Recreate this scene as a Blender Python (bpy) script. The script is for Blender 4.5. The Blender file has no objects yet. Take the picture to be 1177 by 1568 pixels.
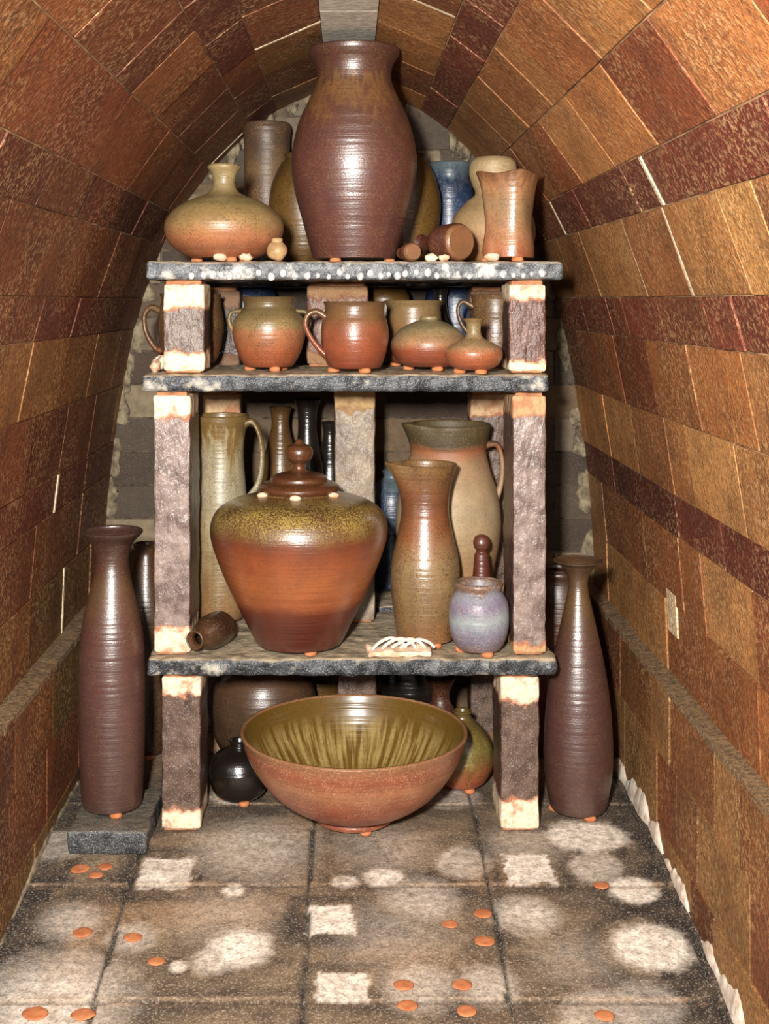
import bpy, math, random
from mathutils import Vector, noise, Matrix
random.seed(11)
scene = bpy.context.scene
CAMZ = 0.83

def lin(h):
    h = h.lstrip('#'); o = []
    for i in (0, 2, 4):
        c = int(h[i:i+2], 16)/255
        o.append(c/12.92 if c <= .04045 else ((c+.055)/1.055)**2.4)
    return (o[0], o[1], o[2], 1)

def mixc(a, b, t):
    t = max(0, min(1, t))
    return tuple(a[i]*(1-t)+b[i]*t for i in range(4))

def fired(h):
    """iron body showing through: slightly duller and darker than the swatch"""
    c = lin(h); g = .3*c[0]+.55*c[1]+.15*c[2]
    return (.90*(c[0]*.88+g*.12), .90*(c[1]*.92+g*.08), .88*(c[2]*.92+g*.08), 1)

# ------------------------------------------------------------------ node helper
class NT:
    def __init__(s, name):
        s.m = bpy.data.materials.new(name); s.m.use_nodes = True
        s.t = s.m.node_tree; s.t.nodes.clear()
        s.out = s.n('ShaderNodeOutputMaterial'); s.b = s.n('ShaderNodeBsdfPrincipled')
        s.l(s.b.outputs[0], s.out.inputs[0])
    def n(s, k, **kw):
        nd = s.t.nodes.new(k)
        for a, v in kw.items(): setattr(nd, a, v)
        return nd
    def l(s, a, b): s.t.links.new(a, b)
    def math(s, op, a, b=None, c=None, clamp=False):
        nd = s.n('ShaderNodeMath', operation=op); nd.use_clamp = clamp
        for i, x in enumerate((a, b, c)):
            if x is None: continue
            if isinstance(x, (int, float)): nd.inputs[i].default_value = x
            else: s.l(x, nd.inputs[i])
        return nd.outputs[0]
    def mix(s, f, a, b, mode='MIX'):
        nd = s.n('ShaderNodeMix', data_type='RGBA', blend_type=mode)
        for i, x in ((0, f), (6, a), (7, b)):
            if isinstance(x, (int, float, tuple)): nd.inputs[i].default_value = x
            else: s.l(x, nd.inputs[i])
        return nd.outputs[2]
    def coord(s): return s.n('ShaderNodeTexCoord').outputs['Object']
    def noise(s, vec, scale, detail=3, sc=None, rough=.55, loc=None):
        if sc or loc:
            mp = s.n('ShaderNodeMapping')
            if sc: mp.inputs['Scale'].default_value = sc
            if loc: mp.inputs['Location'].default_value = loc
            s.l(vec, mp.inputs[0]); vec = mp.outputs[0]
        nd = s.n('ShaderNodeTexNoise'); nd.inputs['Scale'].default_value = scale
        nd.inputs['Detail'].default_value = detail; nd.inputs['Roughness'].default_value = rough
        s.l(vec, nd.inputs['Vector']); return nd.outputs['Fac']
    def ramp(s, f, stops, interp='LINEAR'):
        nd = s.n('ShaderNodeValToRGB'); cr = nd.color_ramp; cr.interpolation = interp
        while len(cr.elements) < len(stops): cr.elements.new(.5)
        for e, (p, c) in zip(cr.elements, stops):
            e.position = p; e.color = lin(c) if isinstance(c, str) else c
        s.l(f, nd.inputs[0]); return nd.outputs[0]
    def thr(s, f, lo, hi):
        nd = s.n('ShaderNodeMapRange'); nd.inputs[1].default_value = lo; nd.inputs[2].default_value = hi
        s.l(f, nd.inputs[0]); return nd.outputs[0]
    def bump(s, h, st, dist=.002, prev=None):
        nd = s.n('ShaderNodeBump'); nd.inputs['Strength'].default_value = st; nd.inputs['Distance'].default_value = dist
        s.l(h, nd.inputs['Height'])
        if prev is not None: s.l(prev, nd.inputs['Normal'])
        return nd.outputs[0]

_k = [0]
def glaze(stops, h, rough=.32, speck=None, speck_amt=.5, streak=0.0, wob=.12, ridge=.5, grain=.3, spec=.6, coat=0.0, gold=None):
    """stoneware glaze: colour bands up the pot, throwing rings, speckles; gold=(lo,hi,colour) ash fall on the shoulder"""
    _k[0] += 1
    n = NT('glaze_%02d' % _k[0]); co = n.coord()
    sx = n.n('ShaderNodeSeparateXYZ'); n.l(co, sx.inputs[0])
    z = n.math('DIVIDE', sx.outputs[2], h)
    k = _k[0]*1.7
    a = n.math('MULTIPLY', n.math('SUBTRACT', n.noise(co, 14, 4, loc=(k, k, 0)), .5), wob*2)
    f = n.math('ADD', z, a)
    if streak:
        st = n.math('MULTIPLY', n.math('SUBTRACT', n.noise(co, 1, 3, sc=(90, 90, 9)), .5), streak*2)
        f = n.math('ADD', f, st)
    c = n.ramp(f, [(p, fired(q)) for p, q in stops])
    v = n.noise(co, 30, 4, loc=(0, k, k))
    c = n.mix(n.math('MULTIPLY', n.thr(v, .35, .7), .45), c, n.mix(.6, c, (0.02, .010, .006, 1)))
    # salt / ash freckling over the whole surface
    fk = n.math('MULTIPLY', n.thr(n.noise(co, 260, 3, rough=.8), .49, .60), .30)
    c = n.mix(fk, c, n.mix(.6, c, (0.02, .010, .006, 1)))
    if speck:
        s1 = n.thr(n.noise(co, 380, 2, rough=.7), .51, .60)
        s2 = n.thr(n.noise(co, 40, 3, loc=(k, 0, k)), .3, .6)
        c = n.mix(n.math('MULTIPLY', n.math('MULTIPLY', s1, s2), min(.9, speck_amt*1.2)), c, lin(speck))
    if gold:
        lo_, hi_, gc = gold
        w = n.math('MULTIPLY', n.thr(f, lo_-.05, lo_+.09), n.thr(f, hi_+.06, hi_-.05))
        g1 = n.thr(n.math('ADD', n.noise(co, 400, 3, rough=.8), n.math('MULTIPLY', n.noise(co, 22, 3), .25)), .58, .70)
        c = n.mix(n.math('MULTIPLY', n.math('MULTIPLY', w, g1), .8), c, lin(gc))
    n.l(c, n.b.inputs['Base Color'])
    r = n.math('ADD', n.math('MULTIPLY', v, .24), rough-.05, clamp=True)
    n.l(r, n.b.inputs['Roughness'])
    n.b.inputs['Specular IOR Level'].default_value = spec
    n.b.inputs['Coat Weight'].default_value = coat*.6; n.b.inputs['Coat Roughness'].default_value = .27
    rg = n.noise(co, 1, 3, sc=(4, 4, 130))
    b = n.bump(rg, ridge, .003)
    b = n.bump(n.noise(co, 350, 3), grain*1.2, .001, b)
    n.l(b, n.b.inputs['Normal'])
    return n.m

def rock(name, c1, c2, scale=60, rough=.85, bump=.6, speck=None, sp=.5, attr=False, bdist=.002, spscale=500, dk=None):
    n = NT(name); co = n.coord()
    f = n.noise(co, scale, 6)
    if attr:
        at = n.n('ShaderNodeAttribute'); at.attribute_name = 'col'
        c = at.outputs['Color']
        c = n.mix(n.thr(f, .4, .75), c, n.mix(.5, c, lin(c1)))
        c = n.mix(n.math('MULTIPLY', n.thr(n.noise(co, scale*.25, 4), .45, .7), .3), c, lin(c2))
    else:
        c = n.ramp(f, [(.3, c1), (.7, c2)])
    if dk:
        c = n.mix(n.math('MULTIPLY', n.thr(n.noise(co, spscale*.7, 3, rough=.8, loc=(3, 3, 3)), .50, .60), .55), c, n.mix(.75, c, lin(dk)))
    if speck:
        c = n.mix(n.math('MULTIPLY', n.thr(n.noise(co, spscale, 2, rough=.7), .54, .64), sp), c, lin(speck))
    n.l(c, n.b.inputs['Base Color'])
    n.b.inputs['Roughness'].default_value = rough
    b = n.bump(f, bump, bdist)
    b = n.bump(n.noise(co, spscale*.8, 3), bump*.8, .001, b)
    n.l(b, n.b.inputs['Normal'])
    return n.m

def saltbrick():
    n = NT('salted_firebrick'); co = n.coord()
    at = n.n('ShaderNodeAttribute'); at.attribute_name = 'col'; c = at.outputs['Color']
    big = n.noise(co, 11, 5, rough=.6); mid = n.noise(co, 55, 5, rough=.65)
    gr = n.noise(co, 150, 3, rough=.75); gr2 = n.noise(co, 190, 3, rough=.75, loc=(7, 7, 7))
    c = n.mix(n.math('MULTIPLY', n.thr(big, .44, .64), .6), c, n.mix(.6, c, lin('#2c0c06')))
    c = n.mix(n.math('MULTIPLY', n.thr(mid, .48, .66), .45), c, n.mix(.55, c, lin('#1e0d06')))
    # iron freckles and salt-white freckles
    c = n.mix(n.math('MULTIPLY', n.thr(gr2, .50, .57), .62), c, n.mix(.68, c, lin('#140704')))
    gp = n.thr(n.noise(co, 8, 4, loc=(5, 1, 2)), .38, .60)
    gp = n.math('ADD', n.math('MULTIPLY', gp, .75), .18)
    c = n.mix(n.math('MULTIPLY', n.math('MULTIPLY', gp, n.thr(gr, .51, .58)), .75), c, n.mix(.5, c, lin('#e8c088')))
    n.l(c, n.b.inputs['Base Color'])
    n.l(n.math('ADD', n.math('MULTIPLY', mid, .35), .42), n.b.inputs['Roughness'])
    n.b.inputs['Specular IOR Level'].default_value = .4
    b = n.bump(mid, .5, .004); b = n.bump(gr, 1.0, .0028, b)
    n.l(b, n.b.inputs['Normal']); return n.m

# ------------------------------------------------------------------ mesh helper
class MB:
    def __init__(s): s.v = []; s.f = []; s.m = []; s.c = []; s.s = []
    def add(s, vs, fs, mi=0, col=(1, 1, 1, 1), smooth=True):
        o = len(s.v); s.v += [tuple(v) for v in vs]
        for f in fs:
            s.f.append([i+o for i in f]); s.m.append(mi); s.c.append(col); s.s.append(smooth)
    def build(s, name, mats, loc=(0, 0, 0), rot=(0, 0, 0), parent=None, bevel=0, vcol=None):
        me = bpy.data.meshes.new(name); me.from_pydata(s.v, [], s.f)
        for m in mats: me.materials.append(m)
        me.polygons.foreach_set('material_index', s.m); me.polygons.foreach_set('use_smooth', s.s)
        at = me.color_attributes.new('col', 'FLOAT_COLOR', 'CORNER')
        d = []
        if vcol is not None:
            for p in me.polygons:
                for vi in p.vertices: d += vcol[vi]
        else:
            for p, c in zip(me.polygons, s.c):
                for _ in p.vertices: d += c
        at.data.foreach_set('color', d)
        me.validate(); me.update()
        ob = bpy.data.objects.new(name, me); scene.collection.objects.link(ob)
        ob.location = loc; ob.rotation_euler = rot
        if parent: ob.parent = parent
        if bevel:
            b = ob.modifiers.new('bevel', 'BEVEL'); b.width = bevel; b.segments = 2; b.limit_method = 'ANGLE'
        return ob

def crom(P, n=6):
    out = []; N = len(P); P = [Vector(p) for p in P]
    for i in range(N-1):
        p0 = P[max(i-1, 0)]; p1 = P[i]; p2 = P[i+1]; p3 = P[min(i+2, N-1)]
        for k in range(n):
            t = k/n
            out.append(.5*((2*p1)+(p2-p0)*t+(2*p0-5*p1+4*p2-p3)*t*t+(3*p1-p0-3*p2+p3)*t**3))
    out.append(P[-1]); return out

def rings(mb, pts, mi=0, seg=64, fn=None, T=None):
    vs = []; fs = []
    for (r, z) in pts:
        r = max(r, .0002)
        for k in range(seg):
            a = 2*math.pi*k/seg
            v = Vector((r*math.cos(a), r*math.sin(a), z))
            if fn: v = fn(v)
            if T is not None: v = T @ v
            vs.append(v)
    for i in range(len(pts)-1):
        for k in range(seg):
            a = i*seg+k; b = i*seg+(k+1) % seg
            fs.append([a, b, b+seg, a+seg])
    mb.add(vs, fs, mi)

def vessel(mb, P, t=.004, mo=0, mi_in=None, seg=64, fn=None, closed=False):
    o = [(p[0], p[1]) for p in crom([(r, z, 0) for r, z in P])]
    rings(mb, [(0, 0), (o[0][0]*.97, 0)]+o, mo, seg, fn)
    if closed: return
    rr, zz = o[-1]
    top = [(rr, zz), (rr-t*.25, zz+t*.45), (rr-t*.75, zz+t*.45), (rr-t, zz)]
    inn = [(max(r-t, .0012), z) for r, z in reversed(o[:-1]) if z > t*1.5]
    rings(mb, top, mo, seg, fn)
    rings(mb, [top[-1]]+inn+[(0, t*1.5)], mo if mi_in is None else mi_in, seg, fn)

def tube(mb, path, a, b, mi=0, seg=14, n=8, up=Vector((0, 1, 0)), taper=None):
    P = crom(path, n); vs = []; fs = []; N = len(P)
    for i, p in enumerate(P):
        t = (P[min(i+1, N-1)]-P[max(i-1, 0)]).normalized()
        s = t.cross(up).normalized(); w = s.cross(t)
        q = 1 if taper is None else taper(i/(N-1))
        for k in range(seg):
            an = 2*math.pi*k/seg
            vs.append(p+s*(a*q*math.cos(an))+w*(b*q*math.sin(an)))
    for i in range(N-1):
        for k in range(seg):
            x = i*seg+k; y = i*seg+(k+1) % seg
            fs.append([x, y, y+seg, x+seg])
    fs.append(list(range(seg))[::-1]); fs.append([(N-1)*seg+k for k in range(seg)])
    mb.add(vs, fs, mi)

def blob(mb, c, r, mi=0, col=(1, 1, 1, 1), amp=.15, seg=12):
    vs = []; fs = []; nr = seg//2
    for i in range(nr+1):
        ph = math.pi*i/nr
        for k in range(seg):
            th = 2*math.pi*k/seg
            d = Vector((math.sin(ph)*math.cos(th), math.sin(ph)*math.sin(th), math.cos(ph)))
            q = 1+amp*noise.noise(d*1.5+Vector(c)*90)
            vs.append((c[0]+d.x*r[0]*q, c[1]+d.y*r[1]*q, c[2]+d.z*r[2]*q))
    for i in range(nr):
        for k in range(seg):
            a = i*seg+k; b = i*seg+(k+1) % seg
            fs.append([a, a+seg, b+seg, b])
    mb.add(vs, fs, mi, col)

def disc(mb, x, y, z, r, h, mi=0, col=(1, 1, 1, 1)):
    pr = [(0, 0), (r, 0), (r*1.08, h*.4), (r*.95, h*.9), (r*.6, h), (0, h)]
    k = random.random()*9
    def fn(v):
        q = 1+.2*noise.noise(Vector((v.x*60+k, v.y*60, k)))
        return Vector((x+v.x*q, y+v.y*q, z+v.z))
    rings(mb, pr, mi, 20, fn)

def rbox(mb, lo, hi, r=.004, step=.012, amp=.0012, fr=40, mi=0, fn=None, col=(1, 1, 1, 1), zamp=1.0):
    lo = Vector(lo); hi = Vector(hi); ax = []
    for i in range(3):
        a, b = lo[i], hi[i]; n = max(1, int((b-a-2*r)/step))
        ax.append([a, a+r*.4]+[a+r+(b-a-2*r)*k/n for k in range(n+1)]+[b-r*.4, b])
    idx = {}; vs = []; fs = []
    def vid(i, j, k):
        key = (i, j, k)
        if key not in idx:
            p = Vector((ax[0][i], ax[1][j], ax[2][k]))
            q = Vector([min(max(p[m], lo[m]+r), hi[m]-r) for m in range(3)])
            d = p-q
            if d.length > 1e-9: p = q+d.normalized()*r
            dd = d.normalized() if d.length > 1e-9 else Vector((0, 0, 0))
            dd.z *= zamp
            p = p+dd*(amp*noise.fractal(p*fr, 1, 2, 3)*1.5)
            if fn: p = fn(p)
            idx[key] = len(vs); vs.append(p)
        return idx[key]
    nx, ny, nz = [len(a)-1 for a in ax]
    for i in range(nx):
        for j in range(ny):
            fs.append([vid(i, j, 0), vid(i, j+1, 0), vid(i+1, j+1, 0), vid(i+1, j, 0)])
            fs.append([vid(i, j, nz), vid(i+1, j, nz), vid(i+1, j+1, nz), vid(i, j+1, nz)])
        for k in range(nz):
            fs.append([vid(i, 0, k), vid(i+1, 0, k), vid(i+1, 0, k+1), vid(i, 0, k+1)])
            fs.append([vid(i, ny, k), vid(i, ny, k+1), vid(i+1, ny, k+1), vid(i+1, ny, k)])
    for j in range(ny):
        for k in range(nz):
            fs.append([vid(0, j, k), vid(0, j, k+1), vid(0, j+1, k+1), vid(0, j+1, k)])
            fs.append([vid(nx, j, k), vid(nx, j+1, k), vid(nx, j+1, k+1), vid(nx, j, k+1)])
    mb.add(vs, fs, mi, col)

# ------------------------------------------------------------------ room materials
M_brick = saltbrick()
M_mortar = rock('brick_mortar', '#4a2c18', '#b89064', 22, .9, .5)
M_crown = rock('crown_block', '#a8a08e', '#dcd6c8', 90, .8, .6, '#6a5a48', .3)
M_clay = rock('packing_clay', '#4e4234', '#a39478', 60, .9, .8)
M_backbrick = rock('back_wall_brick', '#241a12', '#5a4836', 50, .8, .6, '#94805f', .25, attr=True)
M_floor = rock('kiln_floor_tile', '#33281e', '#857058', 90, .85, .9, '#e0d2bc', .30, attr=True, spscale=330, dk='#1c1410')
M_plaster = rock('white_wash', '#b89c80', '#f4ecdf', 60, .9, .7)
M_wad = rock('orange_wad', '#a85c30', '#d0885a', 70, .9, .5)
M_wadpale = rock('pale_wad', '#c08e66', '#eadcc4', 60, .85, .5)

# ------------------------------------------------------------------ vault
arch = crom([(.499, .25, 0), (.492, .40, 0), (.468, .60, 0), (.428, .80, 0), (.358, .985, 0), (.255, 1.125, 0), (.135, 1.225, 0), (.044, 1.262, 0)], 30)
L = [0]
for i in range(1, len(arch)): L.append(L[-1]+(arch[i]-arch[i-1]).length)
def arc(s):
    s = max(0, min(L[-1], s))
    for i in range(1, len(L)):
        if L[i] >= s:
            t = (s-L[i-1])/(L[i]-L[i-1]); p = arch[i-1].lerp(arch[i], t)
            d = (arch[i]-arch[i-1]).normalized(); return p.x, p.y, d.y, -d.x
Y0, Y1 = .75, 2.66
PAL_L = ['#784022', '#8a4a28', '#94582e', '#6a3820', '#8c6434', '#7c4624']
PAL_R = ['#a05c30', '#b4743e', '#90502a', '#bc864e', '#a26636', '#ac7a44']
DARK = ['#682a1a', '#763624', '#5a2418', '#7c4224']
pat = [.114, .114, .064, .114, .114, .064, .114, .066, .114, .114, .064, .112]
def brick(mb, pi, po, y0, y1, sx, col, g=.0013, j=.0008):
    (a, b), (c, d) = pi, po
    ys = (y0+g, y1-g); V = []
    for y in ys:
        for (x, z) in (a, b, d, c): V.append((sx*x, y+random.uniform(-j, j), z+random.uniform(-j, j)*.7))
    F = [[0, 1, 2, 3], [4, 7, 6, 5], [0, 4, 5, 1], [1, 5, 6, 2], [2, 6, 7, 3], [3, 7, 4, 0]]
    if sx < 0: F = [f[::-1] for f in F]
    mb.add(V, F, 0, col, False)
def side(sx):
    wall = MB(); ceil = MB()
    s = .001; ci = 0
    tot = L[-1]; sc = tot/sum(pat)
    while ci < len(pat):
        w = pat[ci]*sc; s1 = s+w; tgt = wall if s+w/2 < .66 else ceil
        y = Y0-(.1147 if ci % 2 else 0)-random.random()*.03
        a = arc(s+.0010); b = arc(s1-.0010)
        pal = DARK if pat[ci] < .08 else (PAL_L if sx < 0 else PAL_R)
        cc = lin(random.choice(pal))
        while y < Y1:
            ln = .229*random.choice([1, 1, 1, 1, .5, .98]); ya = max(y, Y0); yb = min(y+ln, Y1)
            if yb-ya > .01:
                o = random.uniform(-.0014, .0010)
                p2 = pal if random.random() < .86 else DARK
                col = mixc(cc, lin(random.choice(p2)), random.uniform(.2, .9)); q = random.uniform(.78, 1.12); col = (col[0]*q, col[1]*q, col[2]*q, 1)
                pi = [(a[0]+a[2]*o, a[1]+a[3]*o), (b[0]+b[2]*o, b[1]+b[3]*o)]
                po = [(a[0]+a[2]*.06, a[1]+a[3]*.06), (b[0]+b[2]*.06, b[1]+b[3]*.06)]
                brick(tgt, pi, po, ya, yb, sx, col, .0013)
                if random.random() < .05:   # wide pale joint
                    pj = [(a[0]-a[2]*.0012, a[1]-a[3]*.0012), (b[0]-b[2]*.0012, b[1]-b[3]*.0012)]
                    brick(tgt, pj, po, yb-.005, yb+.005, sx, lin('#f4dcb8'), 0)
            y += ln
        s = s1; ci += 1
    for (t0, t1, tgt) in ((0, .68, wall), (.66, tot, ceil)):
        n = 40; V = []; F = []
        for i in range(n+1):
            p = arc(t0+(min(t1, tot)-t0)*i/n)
            for y in (Y0, Y1): V.append((sx*(p[0]+p[2]*.0022), y, p[1]+p[3]*.0022))
        for i in range(n): F.append([2*i, 2*i+1, 2*i+3, 2*i+2])
        tgt.add(V, F, 1)
    xl = .475 if sx > 0 else .466
    zs = [-.18, -.09, .024, .138, .25]
    for ci in range(4):
        y = Y0-(.11 if ci % 2 else .03)
        while y < Y1:
            ln = .229*random.choice([1, 1, .5]); ya = max(y, Y0); yb = min(y+ln, Y1)
            if yb-ya > .01:
                col = lin(random.choice(PAL_L if sx < 0 else PAL_R)); q = random.uniform(.55, .85); col = (col[0]*q, col[1]*q, col[2]*q, 1)
                o = random.uniform(-.001, .0015)
                brick(wall, [(xl+o, zs[ci]+.001), (xl+o, zs[ci+1]-.001)], [(xl+.09, zs[ci]+.001), (xl+.09, zs[ci+1]-.001)], ya, yb, sx, col)
            y += ln
    wall.add([(sx*(xl+.003), Y0, -.18), (sx*(xl+.003), Y1, -.18), (sx*(xl+.003), Y1, .25), (sx*(xl+.003), Y0, .25)], [[0, 1, 2, 3]], 1)
    V = []; F = []; n = 120
    for i in range(n+1):
        y = Y0+(Y1-Y0)*i/n; j = .0025*noise.noise(Vector((y*40, sx, 0)))
        V += [(sx*(xl-.001+j), y, .243), (sx*(xl+j), y, .252+j), (sx*(.505), y, .254)]
    for i in range(n):
        for k in range(2): F.append([3*i+k, 3*i+k+1, 3*i+k+4, 3*i+k+3])
    wall.add(V, F, 2, smooth=False)
    if sx > 0:
        p0 = arc(.07); p1 = arc(.135)
        brick(wall, [(p0[0]-.002, p0[1]), (p1[0]-.002, p1[1])], [(p0[0]+.05, p0[1]), (p1[0]+.05, p1[1])], 1.93, 1.985, sx, lin('#f0d4ac'), 0)
    return wall, ceil
wl, c1 = side(-1); wr, c2 = side(1)
M_ledge = rock('ledge_grit', '#3a2818', '#8a6c48', 120, .9, .9, '#d0b890', .4)
wl.build('wall_left', [M_brick, M_mortar, M_ledge], bevel=.001)
wr.build('wall_right', [M_brick, M_mortar, M_ledge], bevel=.001)
o = len(c1.v); c1.v += c2.v; c1.f += [[i+o for i in f] for f in c2.f]; c1.m += c2.m; c1.c += c2.c; c1.s += c2.s
y = Y0
while y < Y1-.01:
    ye = min(y+.229, Y1)
    V = [(x, yy, z) for yy in (y+.001, ye-.001) for (x, z) in ((-.043, 1.259), (.043, 1.259), (.052, 1.32), (-.052, 1.32))]
    c1.add(V, [[0, 1, 2, 3], [4, 7, 6, 5], [0, 4, 5, 1], [1, 5, 6, 2], [2, 6, 7, 3], [3, 7, 4, 0]], 2, smooth=False)
    y = ye
c1.build('ceiling', [M_brick, M_mortar, M_crown], bevel=.001)

# back wall
bw = MB(); z = -.02; row = 0
def archx(z):
    if z < .25: return .475
    for i in range(1, len(arch)):
        if arch[i].y >= z:
            return arch[i].x
    return .03
YB = 2.60
while z < 1.25:
    hgt = .068; x = -.5-(.11 if row % 2 else 0); lim0 = archx(z+hgt*.5)
    while x < .5:
        xa, xb = max(x, -lim0-.012), min(x+.229, lim0+.012)
        if xb-xa > .02:
            col = lin(random.choice(['#4a3a2e', '#5a4838', '#3c3028', '#66523c', '#6e5840', '#423228']))
            if z > 1.04 or abs(xa) > .4 and random.random() < .4: col = lin(random.choice(['#6d6050', '#887860', '#483e34']))
            yo = YB+random.uniform(-.002, .002); g = .002; zt = z+hgt
            V = [(xx, yy, zz) for yy in (yo, yo+.05) for xx, zz in ((xa+g, z+g), (xb-g, z+g), (xb-g, zt-g), (xa+g, zt-g))]
            bw.add(V, [[0, 1, 2, 3], [4, 7, 6, 5], [0, 4, 5, 1], [1, 5, 6, 2], [2, 6, 7, 3], [3, 7, 4, 0]], 0, col, False)
        x += .229
    z += hgt; row += 1
pl = [(-.475, -.05), (.475, -.05)]+[(p.x, p.y) for p in arch[::10]]+[(-p.x, p.y) for p in arch[::-10]]
V = [(x, YB+.004, z) for x, z in pl]
bw.add(V, [list(range(len(V)))], 1)
for i in range(46):   # clay packed where back wall meets the arch
    s = L[-1]*(i+random.random())/46
    p = arc(s)
    for sx in (-1, 1):
        if random.random() < (.65 if s > .8 else .35):
            blob(bw, (sx*(p[0]-.006), YB-.001, p[1]-.006), (random.uniform(.008, .018), .006, random.uniform(.012, .034)), 2, amp=.6)
bw.build('wall_back', [M_backbrick, rock('dark_mortar', '#2e251e', '#6e5e4c', 60, .9), M_clay], bevel=.002)

# ------------------------------------------------------------------ floor
def floor_z(y): return 0.0 if y >= 2.0 else -.11*(2.0-y)
def fl(u, v):
    d = 2100/(v-250) if v > 1300 else 1660/(v-470)
    return (u-545)*d/2000, d
def mk(u, v, ru, st, kind='o', soft=.35, el=1.0):
    x, y = fl(u, v); return (x, y, ru*y/2000, st, kind, soft, el)
MK = [mk(515, 1437, 38, 1.1, 's', .05, .9), mk(535, 1542, 40, .9, 's', .08, .8), mk(825, 1357, 36, 1.1, 's', .05), mk(258, 1365, 40, 1, 's', .08),
      mk(915, 1305, 64, 1.2, el=.8), mk(930, 1355, 44, .6), mk(990, 1390, 40, 1.2, el=.9), mk(1018, 1480, 64, 1.1, el=.95), mk(375, 1480, 50, 1.25, soft=.6), mk(335, 1500, 36, .8, soft=.6),
      mk(722, 1348, 46, .5), mk(600, 1370, 34, 1., el=.7), mk(540, 1378, 24, .8, el=.7), mk(365, 1390, 18, 1.1), mk(655, 1405, 60, .6, soft=.8), mk(822, 1430, 50, .8, soft=.7), mk(655, 1542, 60, .5, soft=.8), mk(762, 1540, 52, .5, soft=.6),
      mk(90, 1320, 46, .4), mk(278, 1510, 14, 1), mk(400, 1325, 95, .5, soft=.9), mk(110, 1440, 50, .5, soft=.8), mk(80, 1565, 120, .75, soft=.9), mk(1010, 1570, 60, .35), mk(600, 1325, 75, .3, soft=.9), mk(205, 1465, 40, .5, soft=.7), mk(940, 1590, 70, .4),
      mk(360, 1245, 30, .8), mk(700, 1245, 50, .5), mk(610, 1460, 90, .25, soft=1.), mk(820, 1320, 60, .35, soft=.9), mk(350, 1430, 80, .25, soft=1.), mk(900, 1500, 70, .2, soft=1.)]
st = .0042
xs = [-.50+st*i for i in range(int(1.0/st)+1)]
ys = [.75+.02*i for i in range(28)]+[1.31+st*i for i in range(int(1.35/st)+1)]
fb = MB(); V = []; C = []
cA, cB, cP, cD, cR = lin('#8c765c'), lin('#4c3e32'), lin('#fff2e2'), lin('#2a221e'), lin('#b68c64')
for y in ys:
    for x in xs:
        p = Vector((x, y, 0))
        gx = min(abs(x-c+.004*noise.noise(Vector((y*9, c, 0)))) for c in (-.3175, -.057, .2015, .462))
        gy = min(abs(y-c+.003*noise.noise(Vector((x*11, c, 0)))) for c in (1.345, 1.597, 1.852, 2.11, 2.37))
        e = min(gx, gy)
        n1 = noise.fractal(p*9, 1, 2, 4); n2 = noise.fractal(p*45+Vector((3, 3, 3)), 1, 2, 3)
        ed = max(0, 1-e/.06)
        c = mixc(cA, cB, .32+1.0*n1+.35*n2+.5*ed)
        c = mixc(c, cR, max(0, noise.noise(p*7+Vector((9, 1, 0))))*.9)
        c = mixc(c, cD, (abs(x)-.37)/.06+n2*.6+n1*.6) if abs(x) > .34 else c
        pale = 0; dark = 0
        for (mx, my, r, s, k, sf, el) in MK:
            dx, dy = x-mx, (y-my)/el
            if abs(dx) > 2.2*r or abs(dy) > 2.2*r: continue
            if k == 's': d = max(abs(dx), abs(dy)*.9)/r
            else: d = math.hypot(dx, dy)/r
            d += n2*.18+.12*noise.noise(p*150)
            pale = max(pale, s*max(0, min(1, (1-d)/sf+.35)))
            dark = max(dark, min(1, s)*max(0, 1-abs(d-1.5)/.5)*(.85 if sf < .5 else .25))
        c = mixc(c, cD, dark*(1-min(1, pale))); c = mixc(c, cP, pale*(.85+.35*n2))
        z = floor_z(y)+.0009*n2+.0006*noise.noise(p*200)
        if gx < .0030: z -= .006; c = mixc(c, lin('#120e0c'), .9)
        elif gy < .0024: z -= .003; c = mixc(c, lin('#2a221d'), .5)
        elif gy < .008: c = mixc(c, lin('#c0a080'), .5*(.5+n2+n1))
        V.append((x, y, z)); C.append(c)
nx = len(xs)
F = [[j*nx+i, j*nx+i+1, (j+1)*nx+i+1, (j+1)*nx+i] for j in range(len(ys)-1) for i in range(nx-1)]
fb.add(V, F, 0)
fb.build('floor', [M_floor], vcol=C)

# ragged patches of whitewash at the foot of the walls
for nm, sx, xl, hh in (('trim_1', 1, .475, .040), ('trim_2', -1, .466, .012)):
    tb = MB(); V = []; F = []; n = 300
    for i in range(n+1):
        y = 1.2+1.38*i/n; z0 = floor_z(y)
        h = hh*(.45+1.3*noise.fractal(Vector((y*6, sx*3, 0)), .8, 2, 4)); h = max(0, min(.06, h))
        w = .002+h*.15
        V += [(sx*(xl-w), y, z0-.001), (sx*(xl-w*.8), y, z0+h*.3), (sx*(xl-.0014), y, z0+h*.85-.001), (sx*(xl+.002), y, z0+h-.001)]
    for i in range(n):
        for k in range(3): F.append([4*i+k, 4*i+k+1, 4*i+k+5, 4*i+k+4])
    tb.add(V, F, 0); tb.build(nm, [M_plaster if sx > 0 else M_clay])

wb = MB()
for (u, v, r) in [(125, 1358, 14), (165, 1355, 12), (150, 1368, 11), (128, 1458, 15), (207, 1465, 13), (245, 1503, 13), (940, 1384, 12), (702, 1445, 12), (755, 1428, 14), (757, 1471, 15), (632, 1540, 15), (637, 1572, 15), (722, 1539, 15), (728, 1580, 15), (55, 1584, 18), (130, 1586, 17), (945, 1588, 15)]:
    x, y = fl(u, v); disc(wb, x, y, floor_z(y), r*y/2000, .0018)
wb.build('clay_wads', [M_wad])

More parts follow.
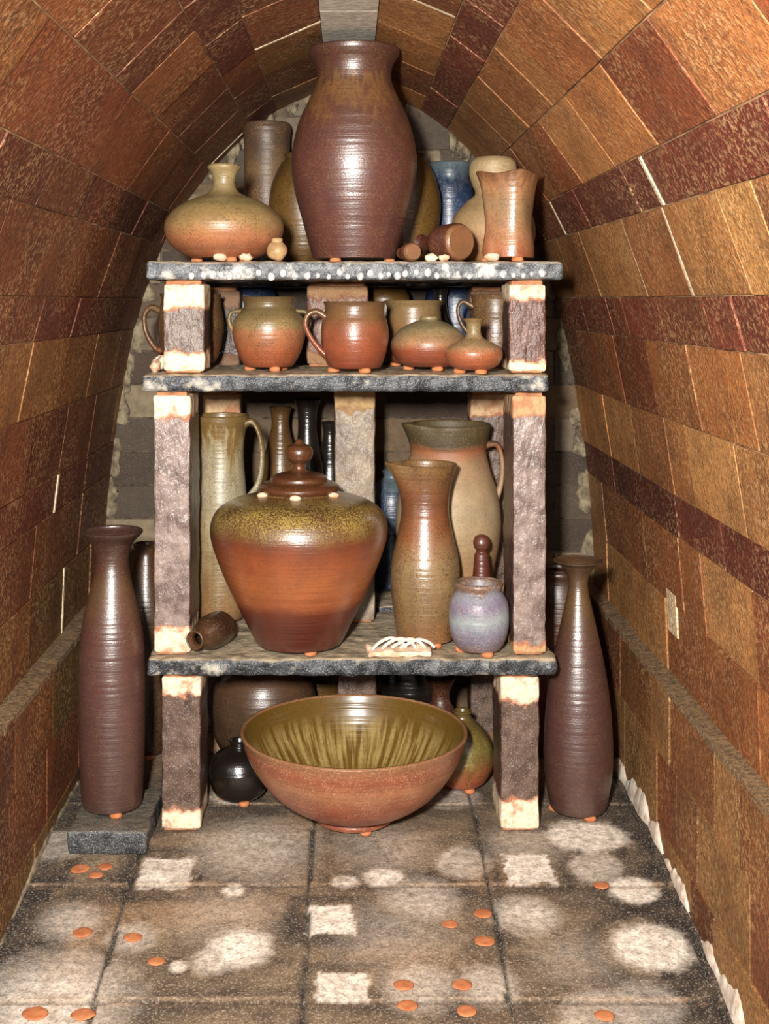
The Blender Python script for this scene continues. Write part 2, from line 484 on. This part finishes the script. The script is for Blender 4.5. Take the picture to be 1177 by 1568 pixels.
# ------------------------------------------------------------------ shelves and posts
def shelfmat(name, top, d1, d2, pale, amt, sp_=.35):
    n = NT(name); co = n.coord()
    nd = n.n('ShaderNodeTexCoord'); sp = n.n('ShaderNodeSeparateXYZ'); n.l(nd.outputs['Normal'], sp.inputs[0])
    f = n.noise(co, 70, 5)
    sidec = n.ramp(f, [(.35, d1), (.6, d2)])
    sidec = n.mix(n.thr(n.noise(co, 24, 5), amt, amt+.1), sidec, lin(pale))
    topc = n.ramp(n.noise(co, 35, 5), [(.3, '#6f6250'), (.6, top)])
    c = n.mix(n.thr(sp.outputs[2], .35, .75), sidec, topc)
    c = n.mix(n.math('MULTIPLY', n.thr(n.noise(co, 600, 2), .56, .64), sp_), c, lin('#cfcfcb'))
    n.l(c, n.b.inputs['Base Color']); n.b.inputs['Roughness'].default_value = .42
    b = n.bump(f, .8, .005); b = n.bump(n.noise(co, 380, 2), .5, .0015, b); n.l(b, n.b.inputs['Normal'])
    return n.m
M_sh1 = shelfmat('shelf_silica_grey', '#b8a890', '#26292f', '#62666a', '#c4c0b8', .53)
M_sh2 = shelfmat('shelf_ash_glaze', '#baa88c', '#15171b', '#34383e', '#a8a294', .57, .22)
M_bead = rock('glaze_beads', '#8f9294', '#dcdcd8', 150, .35, .4)
def shelf(name, x0, x1, y0, y1, ztop, th, mat, beads=False):
    mb = MB()
    rbox(mb, (x0, y0, ztop-th), (x1, y1, ztop), .006, .006, .0038, 46, zamp=.35)
    if beads:
        x = x0+.07
        while x < x1-.03:
            r = random.uniform(.0035, .0065)
            blob(mb, (x, y0-.0005, ztop-th+random.uniform(.004, .012)), (r, r*.7, r*1.1), 1)
            x += random.uniform(.012, .02)
    return mb.build(name, [mat, M_bead])
Z1, Z2, Z3 = .891, .716, .276
shelf('kiln_shelf', -.3135, .331, 1.98, 2.285, Z1, .028, M_sh1, beads=True)
shelf('kiln_shelf', -.320, .311, 1.98, 2.285, Z2, .027, M_sh2)
shelf('kiln_shelf', -.312, .322, 1.98, 2.285, Z3, .027, M_sh2)
shelf('kiln_shelf', -.305, .305, 2.335, 2.585, .880, .024, M_sh2)
shelf('kiln_shelf', -.305, .305, 2.335, 2.585, .690, .024, M_sh2)
shelf('kiln_shelf', -.305, .305, 2.335, 2.585, .272, .024, M_sh2)

def postmat(h, t_top=.10, t_bot=.10, mid1='#46352c', mid2='#6a554a', end1='#a86a48', end2='#ead6b8', gl=.42):
    _k[0] += 1
    n = NT('post_%02d' % _k[0]); co = n.coord()
    nd = n.n('ShaderNodeTexCoord'); sp = n.n('ShaderNodeSeparateXYZ'); n.l(nd.outputs['Normal'], sp.inputs[0])
    s = n.n('ShaderNodeSeparateXYZ'); n.l(co, s.inputs[0])
    z = n.math('DIVIDE', s.outputs[2], h)
    z = n.math('ADD', z, n.math('MULTIPLY', n.math('SUBTRACT', n.noise(co, 50, 5), .5), .035/h))
    e = n.math('MAXIMUM', n.thr(z, 1-t_top-.002/h, 1-t_top+.002/h), n.thr(z, t_bot+.002/h, t_bot-.002/h))
    e2 = n.math('MAXIMUM', n.thr(z, 1-t_top, 1-t_top+.008/h), n.thr(z, t_bot, t_bot-.008/h))
    f = n.noise(co, 40, 5, loc=(_k[0], 0, 0))
    mid = n.ramp(f, [(.35, mid1), (.65, mid2)])
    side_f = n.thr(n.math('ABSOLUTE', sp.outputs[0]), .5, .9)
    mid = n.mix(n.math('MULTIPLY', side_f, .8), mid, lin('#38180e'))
    e3 = n.math('SUBTRACT', e2, n.math('MULTIPLY', n.thr(n.noise(co, 40, 5, loc=(0, _k[0], 0)), .53, .66), .75), clamp=True)
    end = n.mix(e3, lin(end1), lin(end2))
    end = n.mix(n.math('MULTIPLY', n.thr(n.noise(co, 160, 4), .5, .65), .35), end, lin('#8a6448'))
    c = n.mix(e, mid, end)
    c = n.mix(n.math('MULTIPLY', n.thr(n.noise(co, 500, 2), .56, .64), .2), c, lin('#d8cabc'))
    n.l(c, n.b.inputs['Base Color'])
    n.l(n.math('ADD', n.math('MULTIPLY', e, .4), gl), n.b.inputs['Roughness'])
    b = n.bump(n.noise(co, 1, 4, sc=(95, 95, 38)), .8, .006); b = n.bump(n.noise(co, 300, 3), .4, .001, b)
    n.l(b, n.b.inputs['Normal']); return n.m
M_pad = rock('post_pad', '#8a5030', '#c08a62', 60, .9, .6)
def post(x0, x1, y0, y1, z0, z1, mat=None, tb=.04, bb=.042, **k):
    h = z1-z0; mb = MB(); w = x1-x0; dp = y1-y0
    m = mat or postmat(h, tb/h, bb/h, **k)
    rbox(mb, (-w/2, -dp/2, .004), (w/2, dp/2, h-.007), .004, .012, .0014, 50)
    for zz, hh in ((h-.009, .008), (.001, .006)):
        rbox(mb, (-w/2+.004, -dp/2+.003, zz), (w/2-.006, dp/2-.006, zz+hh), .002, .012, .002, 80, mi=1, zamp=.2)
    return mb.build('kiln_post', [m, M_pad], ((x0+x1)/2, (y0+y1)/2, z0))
# lower tier
post(-.293, -.232, 2.0, 2.11, 0, Z3-.027, tb=.038, bb=.036)
post(.237, .297, 2.0, 2.11, 0, Z3-.027, tb=.050, bb=.052)
post(-.02, .048, 2.242, 2.284, 0, Z3-.027, tb=.0, bb=.0)
# middle tier
kw = dict(mid1='#60504a', mid2='#94827a', gl=.33)
post(-.305, -.248, 2.0, 2.12, Z3, Z2-.027, tb=.045, bb=.045, **kw)
post(.256, .308, 2.0, 2.12, Z3, Z2-.027, tb=.042, bb=.02, end2='#b89468', **kw)
post(-.025, .045, 2.20, 2.27, Z3, Z2-.027, tb=.05, bb=.0, mid1='#6c5c50', mid2='#968672', end1='#8c6844', end2='#a88a5c')
# upper tier
post(-.290, -.226, 2.0, 2.09, Z2, Z1-.028, tb=.048, bb=.036, mid1='#54443c', mid2='#746258')
post(.250, .308, 2.0, 2.09, Z2, Z1-.028, tb=.034, bb=.022, mid1='#4e3028', mid2='#6a4a3e')
post(-.072, .033, 2.20, 2.27, Z2, Z1-.028, tb=.03, bb=.03, mid1='#5a3424', mid2='#74503e', end1='#74462e', end2='#8c6844')
# back stack
for (xa, xb) in ((-.268, -.20), (.222, .285)):
    post(xa, xb, 2.34, 2.40, .272, .666, tb=.05, end1='#a0603c', end2='#c0a078')
    post(xa, xb, 2.34, 2.40, .690, .856, end1='#5a3826', end2='#7a5c44', mid1='#3a2a24', mid2='#4a3a30')
    post(xa, xb, 2.34, 2.40, 0, .248, end1='#6a4430', end2='#8a6a50')

# ------------------------------------------------------------------ pots
def wads(mb, r0, mi):
    for k in range(3):
        a = -math.pi/2+k*2*math.pi/3+.35
        disc(mb, r0*.86*math.cos(a), r0*.86*math.sin(a), -.0065, .009, .0075, mi)
    disc(mb, r0*.80*math.cos(-1.2), r0*.85*math.sin(-1.2), -.0065, .008, .0075, mi)

def pot(name, cx, y, z, prof, mat, inside=None, t=4, fn=None, handles=(), wad=True, extra=None, seg=72, rot=0, closed=False):
    """prof: (radius, elevation) read bottom->top off the kiln elevation drawing in mm; s corrects for station depth"""
    s = y/2.0e6; vb = prof[0][1]
    P = [(r*s, (vb-v)*s) for r, v in prof]
    mb = MB()
    vessel(mb, P, t*s, 0, 1 if inside else None, seg, fn, closed)
    for (pts, a, b) in handles:
        tube(mb, [((x)*s, 0, (vb-v)*s) for x, v in pts], a*s, b*s, 0, taper=lambda q: 1.25-.5*math.sin(math.pi*q))
    if extra: extra(mb, s, vb)
    if wad: wads(mb, P[0][0], 2)
    off = .0072 if wad else 0
    return mb.build(name, [mat, inside or mat, M_wad], ((cx-545)*s, y/1000, z+off), rot=(0, 0, rot))

# --- top shelf
m = glaze([(0, '#5c322c'), (.45, '#5f342f'), (.60, '#5a322b'), (.70, '#60382a'), (.80, '#785028'), (.86, '#583428'), (1, '#4e2c26')], .335, .28, '#8a6a3c', .25, wob=.14, streak=.24, spec=.9, coat=.4)
pot('tall_stoneware_vase', 553, 2085, Z1, [(64, 402), (69, 385), (80, 345), (92, 300), (98, 258), (95, 222), (85, 185), (71, 155), (60, 130), (58, 112), (62, 97), (70, 84), (71, 76)], m, t=5, seg=96,
    handles=[([(-66, 150), (-80, 140), (-88, 160), (-90, 185), (-86, 205)], 3.5, 7)], rot=-.9)
m = glaze([(0, '#a85c34'), (.2, '#b87046'), (.34, '#a8804c'), (.6, '#94804e'), (1, '#a89060')], .145, .35, '#54422a', .6, wob=.15, coat=.2)
pot('squat_bottle_vase', 350, 2050, Z1, [(52, 397), (66, 390), (85, 374), (93, 354), (90, 337), (76, 320), (54, 307), (32, 299), (21, 291), (17, 279), (20, 265), (26, 256), (25, 253)], m)
mb = MB(); blob(mb, (0, 0, .0155), (.0165, .0165, .0155), 0, amp=.12, seg=20); rings(mb, [(.008, .028), (.009, .034), (.006, .036), (0, .035)], 0, 20)
mb.build('test_pot', [rock('tan_clay', '#8a6840', '#c0a074', 60, .5)], (-.112, 1.997, Z1+.001))
m = glaze([(0, '#4a2c20'), (.6, '#5c3a26'), (.85, '#74583a'), (1, '#584030')], .24, .4, '#a08050', .3)
pot('cylinder_vase', 417, 2520, .880, [(34, 430), (35, 400), (36, 300), (36, 225), (38, 210), (36, 200)], m)
mg = glaze([(0, '#5c3e18'), (.5, '#7c5820'), (1, '#5c4018')], .2, .3, '#2c1c0c', .6, streak=.3, coat=.3)
pot('round_amber_jar', 474, 2400, .880, [(30, 432), (44, 400), (54, 340), (50, 300), (38, 270), (30, 258), (32, 252)], mg)
pot('round_amber_jar', 634, 2400, .880, [(30, 432), (44, 400), (54, 340), (50, 300), (38, 270), (30, 258), (32, 252)], mg)
mblue = glaze([(0, '#16223c'), (.5, '#263e68'), (.8, '#1c2e52'), (1, '#5c6c74')], .2, .28, '#7a8c98', .3, streak=.3, coat=.3)
pot('blue_jar', 702, 2520, .880, [(30, 430), (36, 400), (38, 340), (36, 300), (30, 285), (32, 272), (36, 262)], mblue)
m = glaze([(0, '#b87848'), (.4, '#b08c5c'), (1, '#b89c70')], .16, .5, '#7a5c38', .5)
pot('cream_gourd_bottle', 770, 2210, Z1, [(46, 410), (60, 392), (66, 365), (60, 338), (42, 318), (28, 305), (32, 292), (37, 276), (36, 258), (30, 250), (28, 250)], m)
m = glaze([(0, '#a85c38'), (.3, '#b88258'), (.6, '#9a7a54'), (.8, '#b07c50'), (1, '#7a4c30')], .135, .26, '#6a4428', .6, streak=.3, coat=.5)
def squarish(v):
    a = math.atan2(v.y, v.x)+.5
    k = 1/(abs(math.cos(a))**4+abs(math.sin(a))**4)**.25
    q = min(1, max(0, v.z/.12)); kk = 1+(k-1)*(.45+.35*q)
    return Vector((v.x*kk, v.y*kk, v.z-.0025*q**6*math.cos(4*a)))
pot('squared_tumbler', 794, 2035, Z1, [(38, 402), (38, 385), (34, 355), (36, 320), (40, 290), (46, 272)], m, fn=squarish, t=3.5)
def lying(name, x, y, z, r, prof, mat, yaw, tiltz=0):
    mb = MB(); vessel(mb, prof, .003, 0)
    return mb.build(name, [mat], (x, y, z+r+.001), rot=(math.pi/2+tiltz, 0, yaw))
mred = glaze([(0, '#8a5a38'), (.05, '#5a2a1e'), (.5, '#5c2a20'), (1, '#4a2018')], .12, .35, '#8a6a3c', .4, coat=.3)
mdk = glaze([(0, '#4a2a1a'), (.5, '#3a2218'), (1, '#5c3a22')], .1, .3, '#8a6a3c', .3, coat=.3)
lying('fallen_bottle', .176, 2.0, Z1, .030, [(.026, 0), (.030, .008), (.029, .03), (.026, .05), (.014, .068), (.011, .085), (.016, .095)], mred, math.radians(180+38))
lying('fallen_bottle', .102, 2.015, Z1, .015, [(.012, 0), (.015, .006), (.015, .02), (.008, .035), (.007, .045), (.009, .05)], mred, math.radians(180+20))
mb = MB()
for x, y, r in ((.128, 1.992, .008), (.148, 1.988, .007), (.222, 1.99, .009), (-.20, 1.992, .009), (-.16, 1.99, .008)):
    blob(mb, (x, y, Z1+r*.8), (r*1.3, r, r*.75), amp=.4)
mb.build('clay_pads', [M_wadpale])

# --- middle shelf
m = glaze([(0, '#944424'), (.2, '#a4542c'), (.5, '#b87448'), (.60, '#987c4c'), (.8, '#7e6a40'), (1, '#6c5432')], .11, .28, '#4c3820', .6, wob=.08, coat=.4)
pot('lugged_jar', 420, 2090, Z2, [(36, 574), (42, 567), (52, 545), (57, 522), (55, 503), (46, 490), (40, 482), (40, 474), (43, 467)], m,
    handles=[([(-42, 488), (-58, 490), (-62, 503), (-56, 518)], 4, 7), ([(42, 488), (58, 490), (62, 503), (56, 518)], 4, 7)])
m = glaze([(0, '#7c3420'), (.3, '#984a2a'), (.6, '#94502e'), (.78, '#7e5832'), (1, '#6c4c2e')], .105, .25, '#5c3a20', .4, wob=.08, coat=.5)
pot('coffee_mug', 554, 2040, Z2, [(38, 578), (43, 572), (50, 550), (53, 528), (51, 508), (47, 495), (47, 482), (49, 476)], m,
    handles=[([(-44, 500), (-60, 490), (-74, 496), (-77, 512), (-68, 532), (-52, 552), (-42, 560)], 5, 8)], rot=.12)
m = glaze([(0, '#8a4024'), (.5, '#8a6038'), (1, '#907248')], .1, .3, '#5c4828', .4, coat=.3)
pot('small_crock', 646, 2225, Z2, [(34, 575), (42, 560), (44, 520), (42, 495), (42, 488), (46, 480)], m)
m = glaze([(0, '#843a22'), (.35, '#a04c2c'), (.5, '#b07c54'), (.8, '#9c8a60'), (1, '#9c8a60')], .078, .33, '#5c4828', .6, wob=.06, coat=.3)
pot('squat_lidless_vase', 670, 2100, Z2, [(38, 576), (50, 568), (59, 550), (58, 535), (46, 519), (28, 509), (15, 504), (14, 500)], m, t=3)
m = glaze([(0, '#9c4828'), (.3, '#b06038'), (.45, '#b08a60'), (.8, '#988254'), (1, '#8a6a40')], .08, .35, '#5c4828', .6, wob=.06, coat=.2)
pot('mini_bottle_vase', 740, 2000, Z2, [(27, 582), (38, 575), (45, 561), (42, 549), (28, 540), (15, 533), (11, 524), (12, 512), (17, 504)], m, t=3)
m = glaze([(0, '#7a3a22'), (.5, '#5c3a22'), (1, '#6a4a2c')], .1, .3, '#a08050', .4, coat=.3)
pot('coffee_mug', 775, 2215, Z2, [(32, 575), (40, 560), (42, 520), (38, 495), (38, 478), (40, 470)], m, handles=[([(-36, 488), (-52, 480), (-60, 492), (-54, 515), (-38, 535)], 4, 7)])
pot('coffee_mug', 298, 2210, Z2, [(36, 574), (44, 560), (52, 520), (48, 490), (46, 475), (48, 468)], m, handles=[([(-46, 494), (-62, 488), (-72, 500), (-70, 525), (-56, 550), (-44, 556)], 5, 8)])
pot('blue_jar', 382, 2480, .690, [(38, 584), (48, 560), (52, 510), (50, 470), (42, 455), (44, 445)], mblue)
pot('blue_jar', 712, 2490, .690, [(38, 584), (46, 560), (50, 510), (48, 470), (40, 455), (42, 445)], mblue)
pot('amber_jar', 600, 2450, .690, [(32, 584), (40, 560), (42, 510), (40, 470), (32, 455), (34, 448)], mg)
mblk = glaze([(0, '#14110f'), (1, '#1c1815')], .2, .15, None, coat=.6, spec=.8)
pot('black_bottle', 688, 2375, .690, [(20, 580), (24, 560), (24, 520), (12, 490), (9, 465), (12, 450)], mblk)
mb = MB()
for i in range(5):
    blob(mb, (-.306+.008*math.sin(i*2), 2.03+.02*i, Z2+.010+.006*(i % 2)), (.008, .014, .010), amp=.6)
mb.build('wadding_lumps', [M_wadpale])

# --- lower shelf
m = glaze([(0, '#5c2416'), (.16, '#5c2214'), (.27, '#6e2e18'), (.33, '#a05224'), (.45, '#a85a28'), (.62, '#964a22'), (.72, '#7c3c1e'), (.80, '#644022'), (.95, '#54361c'), (1, '#5a3018')], .24, .27, None, 0, wob=.05, coat=.4, spec=.9, gold=(.79, .97, '#b0984e'))
mlid = glaze([(0, '#4c2414'), (1, '#5c3018')], .3, .26, '#8a6a30', .2, coat=.5)
def lid(mb, s, vb):
    P = [(58, 777), (63, 772), (63, 767), (56, 762), (46, 759), (43, 752), (30, 747), (16, 744), (10, 739), (11, 732), (19, 725), (22, 714), (18, 705), (9, 701), (6, 697), (3, 694), (0, 693)]
    pp = [(r*s, (vb-v)*s) for r, v in P]; rings(mb, [(p[0], p[1]) for p in crom([(a, b, 0) for a, b in pp], 4)], 1, 64)
    for a in (-2.6, -1.62, -.55, .8, 2.0):
        blob(mb, (64*s*math.cos(a), 64*s*math.sin(a), (vb-777)*s), (.009, .006, .005), 3)
ob = pot('lidded_ginger_jar', 467, 2055, Z3, [(66, 1010), (72, 1000), (84, 975), (100, 943), (116, 908), (130, 872), (138, 843), (137, 822), (127, 803), (106, 790), (82, 783), (66, 779), (60, 778)], m, inside=mlid, extra=lid, seg=96)
ob.data.materials.append(M_wadpale)
m = glaze([(0, '#94683c'), (.4, '#a08c64'), (.7, '#b4a88c'), (.90, '#a0906a'), (.95, '#8a6c38'), (1, '#7c6030')], .33, .3, '#6a5030', .6, wob=.1, streak=.35, coat=.4)
pot('tall_handled_pitcher', 345, 2215, Z3, [(34, 970), (38, 955), (40, 900), (43, 840), (40, 780), (36, 730), (37, 690), (43, 664), (44, 656)], m,
    handles=[([(34, 672), (50, 664), (62, 685), (66, 720), (60, 760), (38, 790)], 5, 9)], rot=-.15)
mol = glaze([(0, '#4c3218'), (.6, '#7a5424'), (1, '#64441e')], .3, .25, '#2c1c0c', .4, coat=.4)
pot('olive_bottle', 438, 2470, .272, [(24, 925), (30, 900), (32, 800), (28, 735), (20, 700), (14, 675), (15, 655), (18, 646)], mol)
pot('black_bottle', 480, 2400, .272, [(24, 935), (26, 900), (26, 760), (20, 715), (15, 680), (16, 645), (22, 630)], mblk)
pot('black_bottle', 515, 2500, .272, [(24, 920), (28, 880), (26, 760), (16, 715), (10, 690), (13, 670)], mblk)
pot('olive_bottle', 342, 2480, .272, [(24, 922), (30, 880), (30, 760), (22, 700), (11, 670), (9, 640), (12, 622)], mol)
pot('blue_vase', 612, 2470, .272, [(30, 925), (36, 880), (38, 800), (30, 770), (14, 755), (16, 745)], mblue)
def spout(ang, z0, z1, r0, pull, w=.45):
    def f(v):
        a = math.atan2(v.y, v.x); d = (a-ang+math.pi) % (2*math.pi)-math.pi
        q = min(1, max(0, (v.z-z0)/(z1-z0))); g = math.exp(-(d/w)**2)*q*q; r = math.hypot(v.x, v.y)
        pinch = 1-.10*q*q*math.exp(-((abs(d)-.75)/.3)**2)
        if r < .002: return v
        k = (r*pinch+pull*g)/r
        return Vector((v.x*k, v.y*k, v.z+pull*.25*g))
    return f
m = glaze([(0, '#946038'), (.2, '#8c6a40'), (.45, '#9a7c52'), (.62, '#94582e'), (.85, '#7c4628'), (1, '#8a6438')], .27, .26, '#4c341a', .65, wob=.16, coat=.5, spec=.9)
pot('waisted_pitcher', 664, 2080, Z3, [(44, 1003), (46, 990), (51, 955), (54, 915), (52, 880), (44, 845), (38, 815), (37, 790), (41, 762), (47, 742), (50, 733)], m, fn=spout(math.radians(195), .20, .283, .05, .016), seg=96)
m = glaze([(0, '#a4643c'), (.3, '#b48c60'), (.55, '#bca27c'), (.8, '#b08860'), (.86, '#a86038'), (.90, '#4c4024'), (1, '#5a4a2a')], .335, .5, '#8a6a48', .4, wob=.04, ridge=.3)
pot('bellied_jug', 700, 2245, Z3, [(50, 962), (58, 940), (72, 890), (82, 830), (78, 780), (66, 740), (59, 710), (60, 700), (62, 690), (66, 672), (66, 668)], m, fn=spout(math.radians(200), .28, .335, .07, .014), handles=[([(58, 700), (76, 700), (84, 725), (82, 760), (72, 790)], 5, 9)], seg=96)
m = glaze([(0, '#4c2018'), (.6, '#5c2a20'), (1, '#6a3828')], .17, .3, '#8a5a38', .2, coat=.3)
pot('stoppered_bottle', 752, 2110, Z3, [(19, 1000), (21, 985), (22, 950), (18, 925), (14, 912), (12, 890), (11, 878), (8, 873), (12, 866), (13, 858), (10, 850), (4, 847), (1, 847)], m, closed=True)
m = glaze([(0, '#7c5c50'), (.15, '#746c7c'), (.35, '#848498'), (.5, '#9cacb0'), (.7, '#80748e'), (.9, '#848a98'), (1, '#7c5c48')], .1, .35, '#b09a94', .45, wob=.2, streak=.1)
pot('small_lilac_jar', 748, 2018, Z3, [(33, 1015), (40, 1004), (46, 985), (47, 960), (45, 943), (38, 930), (35, 925), (38, 917), (37, 913)], m)
lying('fallen_bottle', -.205, 2.065, Z3, .0275, [(.024, 0), (.027, .008), (.027, .04), (.021, .058), (.013, .07), (.011, .082), (.015, .09)], mdk, math.radians(-22))
mb = MB(); rbox(mb, (-.05, -.022, 0), (.05, .022, .009), .003, .008, .003, 60)
for i in range(4):
    x = -.016+.015*i; hh = .022-.001*i
    tube(mb, [Vector((x-.026, -.010+.004*i, .009)), Vector((x-.016, -.004, hh*.8)), Vector((x+.002, .002, hh+.002)), Vector((x+.018, .004, hh*.85)), Vector((x+.028, -.002, .009))], .0024, .0045, 1)
mb.build('white_clay_coils', [M_wadpale, rock('white_clay', '#dcd0bc', '#f4ecde', 60, .7)], (.078, 2.008, Z3+.001), rot=(0, 0, .05))

# --- floor
mout = glaze([(0, '#a45438'), (.35, '#a44e34'), (.6, '#b4744e'), (.75, '#9c5034'), (1, '#947048')], .155, .3, '#d0a078', .35, wob=.05, coat=.3)
n = NT('bowl_interior'); co = n.coord(); s_ = n.n('ShaderNodeSeparateXYZ'); n.l(co, s_.inputs[0])
ang = n.math('ARCTAN2', s_.outputs[1], s_.outputs[0])
cb = n.n('ShaderNodeCombineXYZ'); n.l(n.math('MULTIPLY', ang, 14), cb.inputs[0]); n.l(n.math('MULTIPLY', s_.outputs[2], 10), cb.inputs[1])
stn = n.thr(n.noise(cb.outputs[0], 1.3, 2), .42, .58)
hz = n.thr(s_.outputs[2], .115, .085)
hz2 = n.thr(s_.outputs[2], .02, .05)
c = n.mix(n.math('MULTIPLY', n.math('MULTIPLY', stn, hz), hz2), lin('#644a1c'), lin('#9c8450'))
c = n.mix(n.thr(n.noise(co, 200, 3), .5, .7), c, n.mix(.35, c, lin('#3c2c10')))
c = n.mix(n.thr(s_.outputs[2], .136, .142), c, lin('#6e4a24'))
n.l(c, n.b.inputs['Base Color']); n.b.inputs['Roughness'].default_value = .27; n.b.inputs['Coat Weight'].default_value = .3
n.l(n.bump(n.noise(co, 1, 2, sc=(5, 5, 170)), .4, .002), n.b.inputs['Normal'])
pot('serving_bowl', 553, 2040, 0, [(60, 1285), (62, 1280), (60, 1274), (72, 1270), (100, 1258), (130, 1235), (154, 1205), (168, 1178), (174, 1158), (177, 1149)], mout, inside=n.m, t=6, seg=128)
m = glaze([(0, '#4e302a'), (.4, '#583632'), (.65, '#58342c'), (.78, '#5e4224'), (.88, '#4e2e24'), (1, '#3c2420')], .43, .30, '#7a5a40', .25, wob=.16, coat=.4, spec=1.0)
mb = MB(); rbox(mb, (-.425, 1.93, -.006), (-.305, 2.10, .030), .005, .01, .0025, 50, zamp=.3)
mb.build('kiln_shelf_offcut', [shelfmat('offcut_grey', '#5a554c', '#222428', '#3d3f42', '#5c5a56', .6)])
pot('tall_bottle_vase', 175, 2020, .030, [(45, 1262), (47, 1250), (50, 1200), (52, 1130), (52, 1060), (49, 1005), (42, 960), (32, 920), (27, 895), (27, 875), (33, 855), (46, 841), (48, 837)], m, t=4, seg=80)
m = glaze([(0, '#4e2e2a'), (.4, '#543430'), (.65, '#52322a'), (.85, '#604424'), (1, '#503824')], .40, .30, '#7a5a40', .25, wob=.16, coat=.4, spec=1.0)
pot('tall_bottle_vase', 903, 2080, 0, [(42, 1262), (46, 1250), (53, 1200), (53, 1150), (48, 1085), (37, 1020), (26, 970), (18, 935), (15, 915), (17, 900), (28, 884), (39, 877)], m, t=3.5, seg=80)
mbr = glaze([(0, '#3a2218'), (.5, '#503a28'), (.8, '#5c3e2c'), (1, '#4a3020')], .2, .25, '#7c6040', .3, coat=.4, streak=.1)
pot('round_brown_vase', 412, 2290, 0, [(50, 1195), (62, 1182), (78, 1150), (82, 1110), (76, 1070), (60, 1045), (42, 1032), (38, 1024)], mbr)
pot('squat_black_vase', 374, 2130, 0, [(30, 1248), (40, 1240), (47, 1218), (46, 1200), (38, 1184), (22, 1174), (14, 1170), (16, 1163)], mblk)
m = glaze([(0, '#b4502c'), (.2, '#b8643a'), (.42, '#8a5c2c'), (.6, '#8c7c38'), (1, '#6a5428')], .1, .25, '#3c2c14', .5, wob=.2, streak=.3, coat=.4)
pot('leaf_patterned_vase', 722, 2185, 0, [(30, 1232), (38, 1224), (49, 1200), (47, 1175), (36, 1152), (24, 1138), (14, 1128), (15, 1120)], m)
pot('red_bottle', 688, 2290, 0, [(34, 1192), (40, 1175), (38, 1145), (24, 1115), (15, 1098), (14, 1086), (19, 1072), (24, 1062)], mred)
pot('black_globe_vase', 638, 2440, 0, [(40, 1150), (56, 1120), (62, 1070), (54, 1030), (40, 1010), (30, 1004)], mblk)
pot('amber_jar', 495, 2450, 0, [(32, 1150), (46, 1120), (50, 1070), (46, 1040), (36, 1022)], mg)
mrb = glaze([(0, '#7a341c'), (.6, '#7a4424'), (1, '#4a3020')], .3, .3, '#3c2414', .3, coat=.3)
pot('tall_brown_jar', 872, 2350, 0, [(38, 1175), (44, 1150), (48, 1050), (48, 960), (40, 915), (30, 900), (30, 893)], mrb)
pot('tall_brown_jar', 228, 2350, 0, [(32, 1175), (38, 1150), (42, 1050), (40, 960), (26, 900), (18, 870), (20, 855)], mbr)

# ------------------------------------------------------------------ light
fl_ = bpy.data.lights.new('camera_flash', 'AREA'); fl_.shape = 'RECTANGLE'; fl_.size = .07; fl_.size_y = .12; fl_.energy = 84; fl_.color = (1, .96, .90)
lo = bpy.data.objects.new('camera_flash', fl_); scene.collection.objects.link(lo)
lo.location = (-.13, .02, CAMZ+.13)
lo.rotation_euler = (Vector((.03, 2.0, .62))-lo.location).to_track_quat('-Z', 'Y').to_euler()
w = bpy.data.worlds.new('daylight'); scene.world = w; w.use_nodes = True
bg = w.node_tree.nodes['Background']; bg.inputs[0].default_value = (1, .90, .78, 1); bg.inputs[1].default_value = .25

# ------------------------------------------------------------------ camera (level, rise/fall lens)
cam = bpy.data.cameras.new('camera'); co_ = bpy.data.objects.new('camera', cam); scene.collection.objects.link(co_)
co_.location = (0, 0, CAMZ); co_.rotation_euler = (math.pi/2, 0, 0)
cam.sensor_fit = 'VERTICAL'; cam.sensor_height = 36; cam.lens = 2000/1600*36
cam.shift_x = (600.5-545)/1600; cam.shift_y = -(800-470)/1600
cam.clip_start = .01
scene.camera = co_
scene.view_settings.view_transform = 'Standard'
